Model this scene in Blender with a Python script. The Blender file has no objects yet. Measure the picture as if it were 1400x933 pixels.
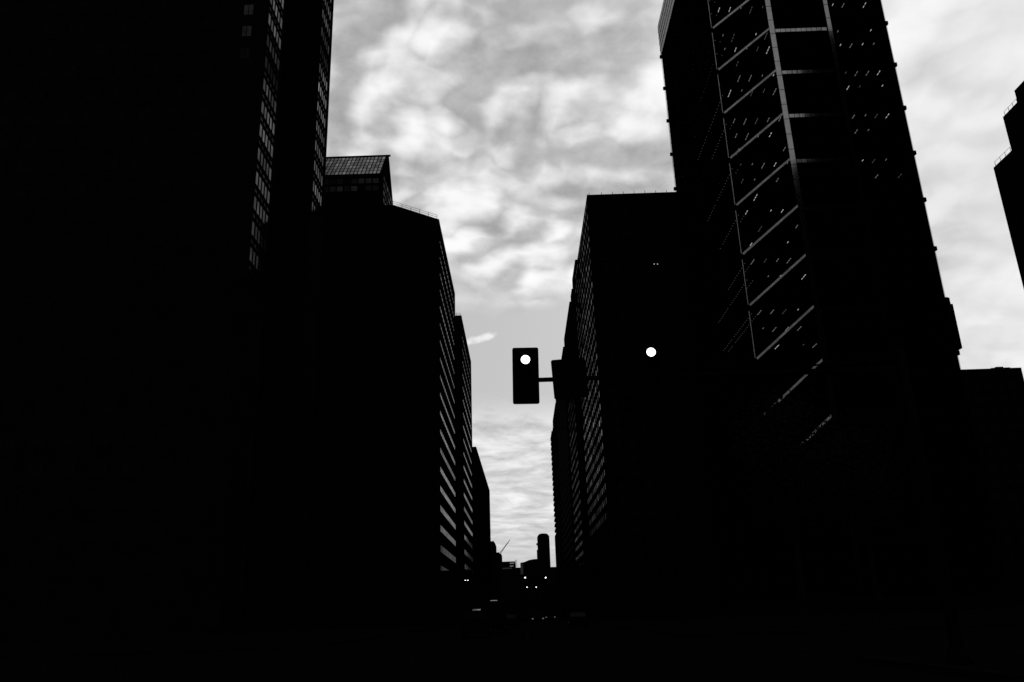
import bpy, bmesh, math, random
from mathutils import Matrix, Vector
random.seed(7)
scene = bpy.context.scene
COL = scene.collection

# ------------------------------------------------------------------ camera
# solved from the vanishing points of the street and of the vertical edges
F = 1109.4; CX, CY = 700.0, 466.5; CAM_H = 1.4
M = Matrix(((0.99944456, 0.03316662, -0.00324804),
            (0.01366710, -0.31904127, 0.94764227),
            (-0.03039383, 0.94716030, 0.31931736)))       # camera (right, up, forward) -> world (X right, Y along street, Z up)
cam = bpy.data.cameras.new('camera'); cam_o = bpy.data.objects.new('camera', cam); COL.objects.link(cam_o)
cam.sensor_width = 36.0; cam.lens = F / 1400.0 * 36.0; cam.clip_start = 0.1; cam.clip_end = 12000.0
r3 = Matrix((M.col[0], M.col[1], -M.col[2])).transposed()
cam_o.matrix_world = Matrix.Translation((0, 0, CAM_H)) @ r3.to_4x4()
scene.camera = cam_o

def ray(px, py): return M @ Vector((px - CX, CY - py, F))
def atX(px, py, x): d = ray(px, py); t = x / d.x; return Vector((x, d.y * t, d.z * t + CAM_H))
def atY(px, py, y): d = ray(px, py); t = y / d.y; return Vector((d.x * t, y, d.z * t + CAM_H))

# ------------------------------------------------------------------ world: black-and-white cloudy sky
SUN_AZ = math.radians(38.0)      # to the right of the street axis, behind the cloud
SUN_EL = math.radians(42.0)
SKY_STRENGTH = 0.1
CLX, CLY = -12.5, 4.1             # drift of the cloud field
HB, HK, RK = 0.275, 0.57, 1.05
world = bpy.data.worlds.new('World'); scene.world = world; world.use_nodes = True
nt = world.node_tree; nt.nodes.clear()
def N(t, **kw):
    n = nt.nodes.new(t)
    for k, v in kw.items(): setattr(n, k, v)
    return n
def put(sock, v):
    if isinstance(v, bpy.types.NodeSocket): nt.links.new(v, sock)
    else: sock.default_value = v
def ma(op, a, b=0.0, c=0.0, clamp=False):
    n = N('ShaderNodeMath', operation=op, use_clamp=clamp)
    put(n.inputs[0], a); put(n.inputs[1], b)
    if op in ('MULTIPLY_ADD', 'SMOOTH_MIN', 'SMOOTH_MAX', 'WRAP'): put(n.inputs[2], c)
    return n.outputs[0]
def vm(op, a, b=(0, 0, 0), s=1.0):
    n = N('ShaderNodeVectorMath', operation=op)
    put(n.inputs[0], a)
    if op == 'SCALE': put(n.inputs['Scale'], s)
    else: put(n.inputs[1], b)
    return n.outputs['Value'] if op == 'DOT_PRODUCT' else n.outputs[0]
def comb(x, y, z):
    n = N('ShaderNodeCombineXYZ'); put(n.inputs[0], x); put(n.inputs[1], y); put(n.inputs[2], z); return n.outputs[0]
def noise(v, scale, detail=5.0, rough=0.5, dist=0.0, col=False):
    n = N('ShaderNodeTexNoise'); n.noise_dimensions = '3D'
    put(n.inputs['Vector'], v); n.inputs['Scale'].default_value = scale; n.inputs['Detail'].default_value = detail
    n.inputs['Roughness'].default_value = rough; n.inputs['Distortion'].default_value = dist
    return n.outputs['Color'] if col else n.outputs[0]
def smooth(v, a, b, lo=0.0, hi=1.0):
    n = N('ShaderNodeMapRange', interpolation_type='SMOOTHSTEP')
    put(n.inputs[0], v)
    for i, q in enumerate((a, b, lo, hi)): put(n.inputs[i + 1], q)
    return n.outputs[0]
def lerp(f, a, b):
    n = N('ShaderNodeMix', data_type='FLOAT')
    put(n.inputs[0], f); put(n.inputs[2], a); put(n.inputs[3], b); return n.outputs[0]

tc = N('ShaderNodeTexCoord')
sep = N('ShaderNodeSeparateXYZ'); nt.links.new(tc.outputs['Generated'], sep.inputs[0])
dx, dy, dz = sep.outputs
dzc = ma('MAXIMUM', dz, 0.0)
den = ma('ADD', dzc, 0.26)
q = comb(ma('DIVIDE', dx, den), ma('DIVIDE', dy, den), 0.37)
# heap cloud layer, seen from below
wob = vm('SUBTRACT', noise(q, 4.0, 3.0, 0.5, col=True), (0.5, 0.5, 0.5))
q2 = vm('ADD', vm('ADD', q, vm('SCALE', wob, s=0.07)), (CLX, CLY, 0.0))
def billow(v, sc, det, rough, off):
    n = ma('SUBTRACT', noise(vm('ADD', v, off), sc, det, rough), 0.5)
    n = ma('SQRT', ma('ADD', ma('MULTIPLY', n, n), 0.0003))
    return ma('POWER', ma('MULTIPLY', n, 4.0), 0.55)
def height(v, det):
    b1 = billow(v, 5.2, 1.0, 0.4, (0, 0, 0)); b2 = billow(v, 11.0, 1.5, 0.4, (7.3, 2.9, 1.1))
    return ma('ADD', ma('MULTIPLY', b1, 0.50), ma('ADD', ma('MULTIPLY', b2, 0.24), ma('MULTIPLY', noise(v, 16.0, det, 0.58), 0.40)))
hA = height(q2, 5.0)
hB = height(vm('ADD', q2, (-0.022, -0.034, 0.0)), 2.0)
nA = noise(q2, 3.4, 5.0, 0.5)
nL = noise(vm('ADD', q, (3.1, 1.7, 0.0)), 2.0, 2.0, 0.5)
relief = ma('SUBTRACT', hA, hB)
heap = ma('ADD', HB, ma('MULTIPLY', hA, HK))
heap = ma('ADD', heap, ma('MULTIPLY', relief, RK))
heap = ma('ADD', heap, ma('MULTIPLY', ma('SUBTRACT', nA, 0.5), 0.45))
heap = ma('ADD', heap, ma('MULTIPLY', ma('SUBTRACT', nL, 0.5), 0.28))
side = smooth(ma('ADD', dx, ma('MULTIPLY', ma('SUBTRACT', nA, 0.5), 0.5)), 0.12, 0.50)
heap = ma('ADD', heap, ma('MULTIPLY', side, 0.08))
heap = ma('SUBTRACT', heap, smooth(dz, 0.53, 0.70, 0.0, 0.12))
nF = noise(q2, 14.0, 7.0, 0.62)
heap = ma('ADD', heap, ma('MULTIPLY', ma('SUBTRACT', nF, 0.5), 0.22))
hole = ma('ADD', 0.40, ma('ADD', ma('MULTIPLY', ma('SUBTRACT', nF, 0.5), 0.55), ma('MULTIPLY', ma('SUBTRACT', nA, 0.5), 0.35)))
heap = ma('SMOOTH_MIN', ma('SMOOTH_MAX', heap, hole, 0.20), 0.97, 0.25)
veil = ma('ADD', 0.80, ma('ADD', ma('MULTIPLY', ma('SUBTRACT', nL, 0.5), 0.6), ma('MULTIPLY', ma('SUBTRACT', nA, 0.5), 0.6)))
heap = lerp(ma('MULTIPLY', side, 0.80), heap, veil)
# thin streaks low over the far end of the street
denl = ma('ADD', dzc, 0.10)
ql = comb(ma('MULTIPLY', ma('DIVIDE', dx, denl), 1.0), ma('DIVIDE', dy, denl), 5.1)
wob2 = vm('SCALE', vm('SUBTRACT', noise(ql, 1.2, 3.0, 0.5, col=True), (0.5, 0.5, 0.5)), s=0.5)
sA = noise(vm('ADD', ql, wob2), 5.5, 6.0, 0.62)
streak = ma('ADD', 0.70, ma('MULTIPLY', ma('SUBTRACT', sA, 0.5), 1.1))
# clear part of the sky
sky = N('ShaderNodeTexSky', sky_type='NISHITA'); sky.sun_disc = False
sky.sun_elevation = SUN_EL; sky.sun_rotation = SUN_AZ; sky.dust_density = 2.5; sky.air_density = 1.0
bw = N('ShaderNodeRGBToBW'); nt.links.new(sky.outputs[0], bw.inputs[0])
clear = ma('ADD', ma('MULTIPLY', bw.outputs[0], 0.035), 0.355)
# cover: heaps high up, a gap below them, streaks near the horizon
edge = ma('ADD', dz, ma('MULTIPLY', ma('SUBTRACT', nA, 0.5), 0.22))
edge = ma('ADD', edge, ma('MULTIPLY', ma('SUBTRACT', nL, 0.5), 0.14))
edge = ma('ADD', edge, ma('MULTIPLY', side, 0.34))
f_heap = smooth(edge, 0.36, 0.445)
f_streak = ma('MULTIPLY', smooth(ma('ADD', dz, ma('MULTIPLY', ma('SUBTRACT', sA, 0.5), 0.09)), 0.262, 0.222), smooth(dz, 0.035, 0.115))
val = lerp(f_streak, clear, streak)
val = lerp(f_heap, val, heap)
# one small wisp in the clear gap
wd = ray(655, 463).normalized()
wu = ma('DIVIDE', ma('SUBTRACT', dx, wd.x), 0.022); wv = ma('DIVIDE', ma('ADD', ma('SUBTRACT', dz, wd.z), ma('MULTIPLY', ma('SUBTRACT', dx, wd.x), -0.20)), 0.0062)
wn = ma('MULTIPLY', ma('SUBTRACT', noise(tc.outputs['Generated'], 55.0, 4.0, 0.55), 0.5), 2.6)
wisp = smooth(ma('ADD', ma('ADD', ma('MULTIPLY', wu, wu), ma('MULTIPLY', wv, wv)), wn), 1.0, -0.3)
val = lerp(ma('MULTIPLY', wisp, smooth(dy, 0.2, 0.4)), val, 0.9)
# glow of the hidden sun through the cloud
sd = (math.sin(SUN_AZ) * math.cos(SUN_EL), math.cos(SUN_AZ) * math.cos(SUN_EL), math.sin(SUN_EL))
glow = ma('POWER', ma('MAXIMUM', vm('DOT_PRODUCT', tc.outputs['Generated'], sd), 0.0), 7.0)
val = ma('ADD', val, ma('MULTIPLY', glow, 0.10))
val = ma('MULTIPLY', val, 1.0 / SKY_STRENGTH)
bg = N('ShaderNodeBackground'); bg.inputs['Strength'].default_value = SKY_STRENGTH
put(bg.inputs['Color'], comb(val, val, val))
out = N('ShaderNodeOutputWorld'); nt.links.new(bg.outputs[0], out.inputs['Surface'])

# ------------------------------------------------------------------ sun (veiled) and exposure
sun = bpy.data.lights.new('sun', 'SUN'); sun.energy = 0.6; sun.angle = math.radians(18); sun.color = (1, 1, 1)
sun_o = bpy.data.objects.new('sun', sun); COL.objects.link(sun_o)
sun_o.rotation_euler = Vector((-sd[0], -sd[1], -sd[2])).to_track_quat('-Z', 'Y').to_euler()
sun_o.location = (60, 60, 300)
scene.cycles.use_denoising = False; scene.cycles.use_adaptive_sampling = False; scene.cycles.max_bounces = 3; scene.cycles.diffuse_bounces = 1; scene.cycles.glossy_bounces = 2; scene.cycles.transparent_max_bounces = 6
scene.cycles.caustics_reflective = False; scene.cycles.caustics_refractive = False
world.cycles.sampling_method = 'MANUAL'; world.cycles.sample_map_resolution = 512
vs = scene.view_settings; vs.view_transform = 'Standard'; vs.look = 'None'; vs.gamma = 1.0; vs.exposure = 0.0; vs.use_curve_mapping = False

# ------------------------------------------------------------------ materials
MATS = {}
def mat(name, c, rough=0.9, spec=0.0, metal=0.0, var=0.25, scale=0.6, coat=0.0, bump=0.0):
    m = bpy.data.materials.new(name); m.use_nodes = True; t = m.node_tree; b = t.nodes['Principled BSDF']
    tcn = t.nodes.new('ShaderNodeTexCoord'); nn = t.nodes.new('ShaderNodeTexNoise'); nn.inputs['Scale'].default_value = scale; nn.inputs['Detail'].default_value = 6
    geo = t.nodes.new('ShaderNodeNewGeometry'); t.links.new(geo.outputs['Position'], nn.inputs['Vector'])
    mr = t.nodes.new('ShaderNodeMapRange'); t.links.new(nn.outputs[0], mr.inputs[0])
    for i, v in enumerate((0.3, 0.7, c * (1 - var), c * (1 + var))): mr.inputs[i + 1].default_value = v
    cc = t.nodes.new('ShaderNodeCombineColor')
    for i in range(3): t.links.new(mr.outputs[0], cc.inputs[i])
    t.links.new(cc.outputs[0], b.inputs['Base Color'])
    b.inputs['Roughness'].default_value = rough; b.inputs['Specular IOR Level'].default_value = spec; b.inputs['Metallic'].default_value = metal
    b.inputs['Coat Weight'].default_value = coat
    if bump:
        bn = t.nodes.new('ShaderNodeBump'); bn.inputs['Strength'].default_value = bump; t.links.new(nn.outputs[0], bn.inputs['Height']); t.links.new(bn.outputs[0], b.inputs['Normal'])
    MATS[name] = m; return m
def mat_pane(name, gloss, rough, ior=1.45):
    """mirror-dark window glass; the object colour scales its reflection, so bright and faded panes are painted in"""
    m = bpy.data.materials.new(name); m.use_nodes = True; t = m.node_tree; t.nodes.clear()
    df = t.nodes.new('ShaderNodeBsdfDiffuse'); df.inputs[0].default_value = (0.0014, 0.0014, 0.0014, 1)
    gl = t.nodes.new('ShaderNodeBsdfGlossy'); gl.inputs['Roughness'].default_value = rough
    fr = t.nodes.new('ShaderNodeFresnel'); fr.inputs[0].default_value = ior
    oi = t.nodes.new('ShaderNodeObjectInfo'); sp = t.nodes.new('ShaderNodeSeparateColor'); t.links.new(oi.outputs['Color'], sp.inputs[0])
    rv = t.nodes.new('ShaderNodeMapRange'); t.links.new(oi.outputs['Random'], rv.inputs[0]); rv.inputs[3].default_value = 0.75 * gloss; rv.inputs[4].default_value = 1.2 * gloss
    gm = t.nodes.new('ShaderNodeNewGeometry'); nz = t.nodes.new('ShaderNodeTexNoise'); nz.inputs['Scale'].default_value = 0.5; t.links.new(gm.outputs['Position'], nz.inputs['Vector'])
    nr_ = t.nodes.new('ShaderNodeMapRange'); t.links.new(nz.outputs[0], nr_.inputs[0])
    for i_, v_ in enumerate((0.3, 0.7, 0.7, 1.15)): nr_.inputs[i_ + 1].default_value = v_
    mu = t.nodes.new('ShaderNodeMath'); mu.operation = 'MULTIPLY'; t.links.new(sp.outputs[0], mu.inputs[0]); t.links.new(rv.outputs[0], mu.inputs[1])
    m2 = t.nodes.new('ShaderNodeMath'); m2.operation = 'MULTIPLY'; t.links.new(mu.outputs[0], m2.inputs[0]); t.links.new(nr_.outputs[0], m2.inputs[1])
    cc = t.nodes.new('ShaderNodeCombineColor')
    for i_ in range(3): t.links.new(m2.outputs[0], cc.inputs[i_])
    t.links.new(cc.outputs[0], gl.inputs['Color'])
    mx = t.nodes.new('ShaderNodeMixShader'); t.links.new(fr.outputs[0], mx.inputs[0]); t.links.new(df.outputs[0], mx.inputs[1]); t.links.new(gl.outputs[0], mx.inputs[2])
    o = t.nodes.new('ShaderNodeOutputMaterial'); t.links.new(mx.outputs[0], o.inputs[0]); MATS[name] = m; return m
def mat_emit(name, v, s):
    m = bpy.data.materials.new(name); m.use_nodes = True; t = m.node_tree; b = t.nodes['Principled BSDF']
    b.inputs['Base Color'].default_value = (0.05, 0.05, 0.05, 1); b.inputs['Emission Color'].default_value = (v, v, v, 1); b.inputs['Emission Strength'].default_value = s
    m.cycles.emission_sampling = 'NONE'; MATS[name] = m; return m
def mat_clear(name, tint, fres):
    m = bpy.data.materials.new(name); m.use_nodes = True; t = m.node_tree; t.nodes.clear()
    tr = t.nodes.new('ShaderNodeBsdfTransparent'); tr.inputs[0].default_value = (tint, tint, tint, 1)
    gl = t.nodes.new('ShaderNodeBsdfGlossy'); gl.inputs['Roughness'].default_value = 0.04; gl.inputs[0].default_value = (.8, .8, .8, 1)
    fr = t.nodes.new('ShaderNodeFresnel'); fr.inputs[0].default_value = fres
    mx = t.nodes.new('ShaderNodeMixShader'); t.links.new(fr.outputs[0], mx.inputs[0]); t.links.new(tr.outputs[0], mx.inputs[1]); t.links.new(gl.outputs[0], mx.inputs[2])
    o = t.nodes.new('ShaderNodeOutputMaterial'); t.links.new(mx.outputs[0], o.inputs[0]); MATS[name] = m; return m
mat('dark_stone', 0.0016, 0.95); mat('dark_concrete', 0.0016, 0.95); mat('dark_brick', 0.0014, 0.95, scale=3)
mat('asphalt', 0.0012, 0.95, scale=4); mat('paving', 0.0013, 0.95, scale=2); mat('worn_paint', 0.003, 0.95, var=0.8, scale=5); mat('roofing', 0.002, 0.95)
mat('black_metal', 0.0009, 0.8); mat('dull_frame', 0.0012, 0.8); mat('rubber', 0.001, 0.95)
mat('pale_metal', 0.15, 0.10, metal=1.0, var=0.12, scale=0.9)
mat('pale_paint', 0.27, 0.8, 0.02, var=0.3, scale=0.7)
mat('louvre_metal', 0.42, 0.7, 0.02, var=0.25, scale=0.8)
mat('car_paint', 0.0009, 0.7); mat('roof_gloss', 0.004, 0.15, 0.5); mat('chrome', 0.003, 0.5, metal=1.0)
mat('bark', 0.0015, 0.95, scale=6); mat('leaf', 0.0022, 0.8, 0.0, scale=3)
mat('far_pale', 0.05, 0.9, var=0.2, scale=0.05)
mat_pane('window_glass', 0.52, 0.05); mat_pane('dim_glass', 0.012, 0.15); mat_pane('roof_glass', 1.0, 0.12); mat_pane('car_glass', 0.003, 0.1)
mat_clear('tower_glass', 0.75, 1.0006)
mat_emit('signal_light', 1.0, 3.0); mat_emit('ceiling_glow', 1.0, 0.9); mat_emit('dim_glow', 1.0, 0.3); mat_emit('faint_glow', 1.0, 0.12); mat_emit('lamp_glow', 1.0, 3.0)

# ------------------------------------------------------------------ mesh helpers
UNIT = {}
def unit_mesh(m):
    if m not in UNIT:
        bm = bmesh.new(); bmesh.ops.create_cube(bm, size=1.0); me = bpy.data.meshes.new('block_' + m); bm.to_mesh(me); bm.free()
        me.materials.append(MATS[m]); UNIT[m] = me
    return UNIT[m]
def tag(o, label, cat, group=None):
    o['label'] = label; o['category'] = cat
    if group: o['group'] = group
    return o
def thing(name, label, cat, loc=(0, 0, 0), group=None):
    o = bpy.data.objects.new(name, None); COL.objects.link(o); o.location = loc; o.empty_display_size = 0.5
    return tag(o, label, cat, group)
def wloc(o):
    v = Vector(o.location); p = o.parent
    while p: v = Vector((p.scale.x * v.x, p.scale.y * v.y, p.scale.z * v.z)) + Vector(p.location); p = p.parent
    return v
def box(p, name, m, x0, x1, y0, y1, z0, z1, color=None, rot=None):
    o = bpy.data.objects.new(name, unit_mesh(m)); COL.objects.link(o)
    o.parent = p
    base = Vector(p.location) if p else Vector((0, 0, 0))
    o.location = Vector(((x0 + x1) / 2, (y0 + y1) / 2, (z0 + z1) / 2)) - base
    o.scale = (abs(x1 - x0), abs(y1 - y0), abs(z1 - z0))
    if rot: o.rotation_euler = rot
    if color is not None: o.color = (color, color, color, 1)
    return o
def meshobj(p, name, m, bm, smooth_=False, base=True):
    me = bpy.data.meshes.new(name); bm.to_mesh(me); bm.free()
    if smooth_:
        for f in me.polygons: f.use_smooth = True
    me.materials.append(MATS[m]); o = bpy.data.objects.new(name, me); COL.objects.link(o)
    if p: o.parent = p; o.location = -Vector(p.location) if base else (0, 0, 0)
    return o
def bbox(bm, x0, x1, y0, y1, z0, z1):
    v = [bm.verts.new((x, y, z)) for x in (x0, x1) for y in (y0, y1) for z in (z0, z1)]
    for f in ((0, 1, 3, 2), (4, 6, 7, 5), (0, 4, 5, 1), (2, 3, 7, 6), (0, 2, 6, 4), (1, 5, 7, 3)): bm.faces.new([v[i] for i in f])
def prism(p, name, m, pts, z0, z1):
    bm = bmesh.new(); a = [bm.verts.new((x, y, z0)) for x, y in pts]; b = [bm.verts.new((x, y, z1)) for x, y in pts]
    bm.faces.new(a[::-1]); bm.faces.new(b)
    for i in range(len(pts)): j = (i + 1) % len(pts); bm.faces.new((a[i], a[j], b[j], b[i]))
    bmesh.ops.recalc_face_normals(bm, faces=bm.faces); return meshobj(p, name, m, bm)
def xprism(p, name, m, yz, x0, x1):
    bm = bmesh.new(); a = [bm.verts.new((x0, y, z)) for y, z in yz]; b = [bm.verts.new((x1, y, z)) for y, z in yz]
    bm.faces.new(a); bm.faces.new(b[::-1])
    for i in range(len(yz)): j = (i + 1) % len(yz); bm.faces.new((a[i], a[j], b[j], b[i]))
    bmesh.ops.recalc_face_normals(bm, faces=bm.faces); return meshobj(p, name, m, bm)
def tube(bm, a, b, r0, r1=None, n=10):
    a, b = Vector(a), Vector(b); r1 = r0 if r1 is None else r1
    d = (b - a).normalized(); u = d.orthogonal().normalized(); w = d.cross(u)
    A = [bm.verts.new(a + (u * math.cos(t) + w * math.sin(t)) * r0) for t in (2 * math.pi * i / n for i in range(n))]
    B = [bm.verts.new(b + (u * math.cos(t) + w * math.sin(t)) * r1) for t in (2 * math.pi * i / n for i in range(n))]
    for i in range(n): j = (i + 1) % n; bm.faces.new((A[i], A[j], B[j], B[i]))
    bm.faces.new(A[::-1]); bm.faces.new(B)
def tubeobj(p, name, m, a, b, r0, r1=None, n=10, base=True):
    bm = bmesh.new(); tube(bm, a, b, r0, r1, n); bmesh.ops.recalc_face_normals(bm, faces=bm.faces); return meshobj(p, name, m, bm, True, base)
def stuff(o): o['kind'] = 'stuff'; return o
def front_windows(p, y, x0, x1, z0, z1, sx, sz, w, h, m='dim_glass'):
    """dark windows over a wall that faces the camera's end of the street"""
    bm = bmesh.new(); x = x0 + sx / 2
    while x < x1 - w / 2:
        z = z0 + sz * 0.4
        while z + h < z1: bbox(bm, x - w / 2, x + w / 2, y - 0.04, y + 0.06, z, z + h); z += sz
        x += sx
    return stuff(meshobj(p, 'window_grid', m, bm))
def side_windows(p, x, y0, y1, z0, z1, sy, sz, w, h, m='dim_glass'):
    bm = bmesh.new(); y = y0 + sy / 2
    while y < y1 - w / 2:
        z = z0 + sz * 0.4
        while z + h < z1: bbox(bm, x - 0.05, x + 0.05, y - w / 2, y + w / 2, z, z + h); z += sz
        y += sy
    return stuff(meshobj(p, 'window_grid', m, bm))

# ------------------------------------------------------------------ ground, roads, pavements
def struct(name, m, x0, x1, y0, y1, z0, z1):
    o = box(None, name, m, x0, x1, y0, y1, z0, z1); o['kind'] = 'structure'; return o
struct('ground', 'asphalt', -2500, 2500, -400, 4500, -0.6, -0.02)
struct('road', 'asphalt', -11.5, 8.5, -300, 3000, -0.3, 0.0)
struct('cross_road', 'asphalt', -400, -11.6, 24, 44, -0.3, 0.0)
struct('cross_road', 'asphalt', 8.6, 400, 24, 44, -0.3, 0.0)
struct('cross_road', 'asphalt', -400, -11.6, 138, 156, -0.3, 0.0)
struct('cross_road', 'asphalt', 8.6, 400, 122, 139, -0.3, 0.0)
for (x0, x1, y0, y1) in ((-200, -11.5, 46, 136), (-200, -11.5, 158, 900), (8.5, 200, 2, 22), (8.5, 200, 46, 120), (8.5, 200, 141, 900)):
    pv = struct('pavement', 'paving', x0, x1, y0, y1, -0.3, 0.13)
    kx = x1 if x0 < 0 else x0
    struct('kerb', 'dark_concrete', kx - 0.16, kx + 0.16, y0, y1, -0.3, 0.15)
for x in (-5.0, 0.2, 4.4):
    bm = bmesh.new(); y = 48
    while y < 300: bbox(bm, x - 0.06, x + 0.06, y, y + 3, 0.002, 0.006); y += 9
    o = meshobj(None, 'lane_marking', 'worn_paint', bm); o['kind'] = 'structure'

# ------------------------------------------------------------------ left: twin stone towers with stepped corners
def slab_tower(label, x_face, y0, y1, x_left, height, base_z, z_first, floor, n_rows, rows, yw0, yw1):
    t = thing('office_tower', label, 'tower', (x_face - 20, (y0 + y1) / 2, 0), 'stone towers with window strips on their street ends')
    d = 0.10
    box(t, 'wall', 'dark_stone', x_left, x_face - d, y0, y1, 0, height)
    # solid lower street end and piers round the strip of windows
    box(t, 'pier', 'dark_stone', x_face - d, x_face, y0 + 0.001, yw0, 0, height)
    box(t, 'pier', 'dark_stone', x_face - d, x_face, yw1, y1 - 0.001, 0, height)
    box(t, 'wall_panel', 'dark_stone', x_face - d, x_face, yw0, yw1, 0, z_first)
    nc = 5; cw = (yw1 - yw0) / nc
    for c in range(1, nc): box(t, 'mullion', 'dull_frame', x_face - d, x_face - 0.02, yw0 + c * cw - 0.16, yw0 + c * cw + 0.16, z_first, height)
    for r in range(n_rows):
        z = z_first + r * floor
        box(t, 'spandrel', 'dark_stone', x_face - d, x_face - 0.01, yw0, yw1, z + 2.15, z + 2.75)
        box(t, 'spandrel', 'dark_stone', x_face - d, x_face - 0.01, yw0, yw1, z + 3.4, z + floor)
        lv = rows[r % len(rows)]
        for c in range(nc):
            v = lv * random.uniform(0.6, 1.25)
            a, b = yw0 + c * cw + 0.16, yw0 + (c + 1) * cw - 0.16
            box(t, 'window', 'window_glass', x_face - d + 0.005, x_face - d + 0.03, a, b, z + 0.02, z + 2.13, color=v, rot=(0, random.uniform(-.004, .004), random.uniform(-.004, .004)))
            box(t, 'transom_light', 'window_glass', x_face - d + 0.005, x_face - d + 0.03, a, b, z + 2.77, z + 3.38, color=v * 0.22)
    box(t, 'parapet', 'dark_stone', x_left - 0.2, x_face + 0.15, y0 - 0.2, y1 + 0.2, height, height + 1.2)
    return t
rowsA = [0.45, 0.55, 0.6, 0.75, 0.9, 0.7, 0.95, 0.9, 0.55, 0.10, 0.2, 0.7, 0.95, 0.9, 0.8, 0.8, 0.7, 0.7, 0.8, 0.8]  # reflection level per window row, bright and dark rows painted in
rowsB = [0.9, 1.0, 0.9, 0.75, 0.9, 1.0, 1.0, 0.75, 0.12, 0.3, 0.55, 0.7, 0.75, 0.7, 0.7, 0.7, 0.7]
tA = slab_tower('wide dark stone tower with narrow corner strip of windows, nearest of the twin towers', -37.25, 104.2, 112.6, -170, 150, 0, 46.2, 4.1, 24, rowsA, 105.0, 112.0)
front_windows(tA, 104.2, -170, -44, 6, 148, 4.2, 4.1, 2.2, 2.0)
for r in range(23):
    z = 46.2 + r * 4.1 + 0.9
    wv = {10: 0.9, 11: 1.0, 9: 0.15}.get(r, 0.02)  # reflection painted onto a few floors, nearly none on the rest
    for xx in (-40.62, -39.85): box(tA, 'window', 'window_glass', xx - 0.33, xx + 0.33, 104.17, 104.22, z, z + 1.9, color=wv * 0.9)
tB = slab_tower('slim dark stone end of a tower behind the wide twin tower, before the chamfered block', -34.2, 124.4, 132.9, -120, 152, 0, 68.3, 4.1, 20, rowsB, 124.9, 131.4)
front_windows(tB, 124.4, -60, -36, 6, 148, 4.2, 4.1, 2.2, 2.0)

# ------------------------------------------------------------------ left: tower with a gabled glass roof
t = thing('gable_roof_tower', 'dark tower topped by a gabled roof of small glass panes', 'tower', (-58, 235, 0))
gy0, gy1, gyr, gz, gzr = 224.2, 246.6, 235.4, 133.6, 147.0
xprism(t, 'wall', 'dark_brick', ((gy0, 0), (gy1, 0), (gy1, gz), (gyr, gzr - 0.25), (gy0, gz)), -80, -39.7)
box(t, 'cornice', 'dark_stone', -80, -39.4, gy0 - 0.5, gy0 - 0.01, gz - 0.9, gz)
tubeobj(t, 'ridge_cap', 'dark_stone', (-80, gyr, gzr + 0.1), (-39.2, gyr, gzr + 0.1), 0.35)
sl = math.atan2(gzr - gz, gyr - gy0); L = math.hypot(gzr - gz, gyr - gy0)
nr, nc = 6, 26; x_a, x_b = -72.0, -40.6; pw = (x_b - x_a) / nc; ph = (L - 1.4) / nr
for r in range(nr):
    for c in range(nc):
        s = 0.7 + (r + 0.5) * ph
        o = box(t, 'roof_pane', 'roof_glass', 0, pw - 0.32, 0, ph - 0.4, 0, 0.12, color=random.uniform(0.6, 1.1))
        o.location = Vector((x_a + (c + 0.5) * pw, gy0 + math.cos(sl) * s - math.sin(sl) * 0.12, gz + math.sin(sl) * s + math.cos(sl) * 0.12 - 0.1)) - Vector(t.location)
        o.rotation_euler = (sl + random.uniform(-.006, .006), random.uniform(-.006, .006), 0)
for r in range(2):
    for c in range(14):
        box(t, 'window', 'roof_glass', x_a + c * 2.24 + 0.2, x_a + c * 2.24 + 2.0, gy0 - 0.05, gy0 + 0.05, gz - 3.0 - r * 2.6, gz - 1.3 - r * 2.6, color=0.35 * random.random())
for r in range(6):
    for c in range(6):
        z = 120 + r * 2.6
        box(t, 'window', 'window_glass', -39.72, -39.66, gy0 + 2 + c * 3.3, gy0 + 4.3 + c * 3.3, z, z + 1.4, color=random.uniform(0.1, 0.6))

# ------------------------------------------------------------------ left: ribbon-window blocks
def ribbon_block(label, poly, x_face, ya, yb, height, floor, z0, n, group, op=1.55, d=0.20, val=1.0, name='ribbon_window_block', mull=1.6):
    cx = sum(q[0] for q in poly) / len(poly); cy = sum(q[1] for q in poly) / len(poly)
    t = thing(name, label, 'office block', (cx, cy, 0), group)
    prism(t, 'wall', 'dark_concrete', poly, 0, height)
    xi = x_face - d
    y_min = min(q[1] for q in poly if abs(q[0] - xi) < 0.02); y_max = max(q[1] for q in poly if abs(q[0] - xi) < 0.02)
    box(t, 'pier', 'dark_concrete', xi, x_face, y_min + 0.02, ya, 0, height - 0.01)
    box(t, 'pier', 'dark_concrete', xi, x_face, yb, y_max - 0.02, 0, height - 0.01)
    box(t, 'spandrel', 'dark_concrete', xi, x_face - 0.02, ya, yb, 0, z0)
    for i in range(n):
        z = z0 + i * floor
        top = z + floor if i < n - 1 else height - 0.01
        box(t, 'spandrel', 'dark_concrete', xi, x_face - 0.02, ya, yb, z + op, top)
        g = box(t, 'window_band', 'window_glass', xi + 0.01, xi + 0.05, ya, yb, z, z + op, color=val * random.uniform(0.85, 1.1) * (0.5 + 0.5 * min(1, i / 4)))  # fading reflection of the lowest bands put into the pane colour
        bm = bmesh.new(); y = ya + mull
        while y < yb - 0.3: bbox(bm, xi + 0.05, xi + 0.09, y - 0.035, y + 0.035, z + 0.01, z + op - 0.01); y += mull
        stuff(meshobj(t, 'mullions', 'dull_frame', bm))
    return t
G = 'blocks with ribbon windows on the left of the street'
d = 0.20
L4 = ribbon_block('broad black block with chamfered corner, rooftop railing and wide ribbon windows', [(-70, 160.7), (-26, 160.7), (-16.5 - d, 168.3), (-16.5 - d, 214.2), (-70, 214.2)], -16.5, 170.2, 213.0, 88.4, 4.09, 9.9, 19, G, op=1.55, mull=3.0)
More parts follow.
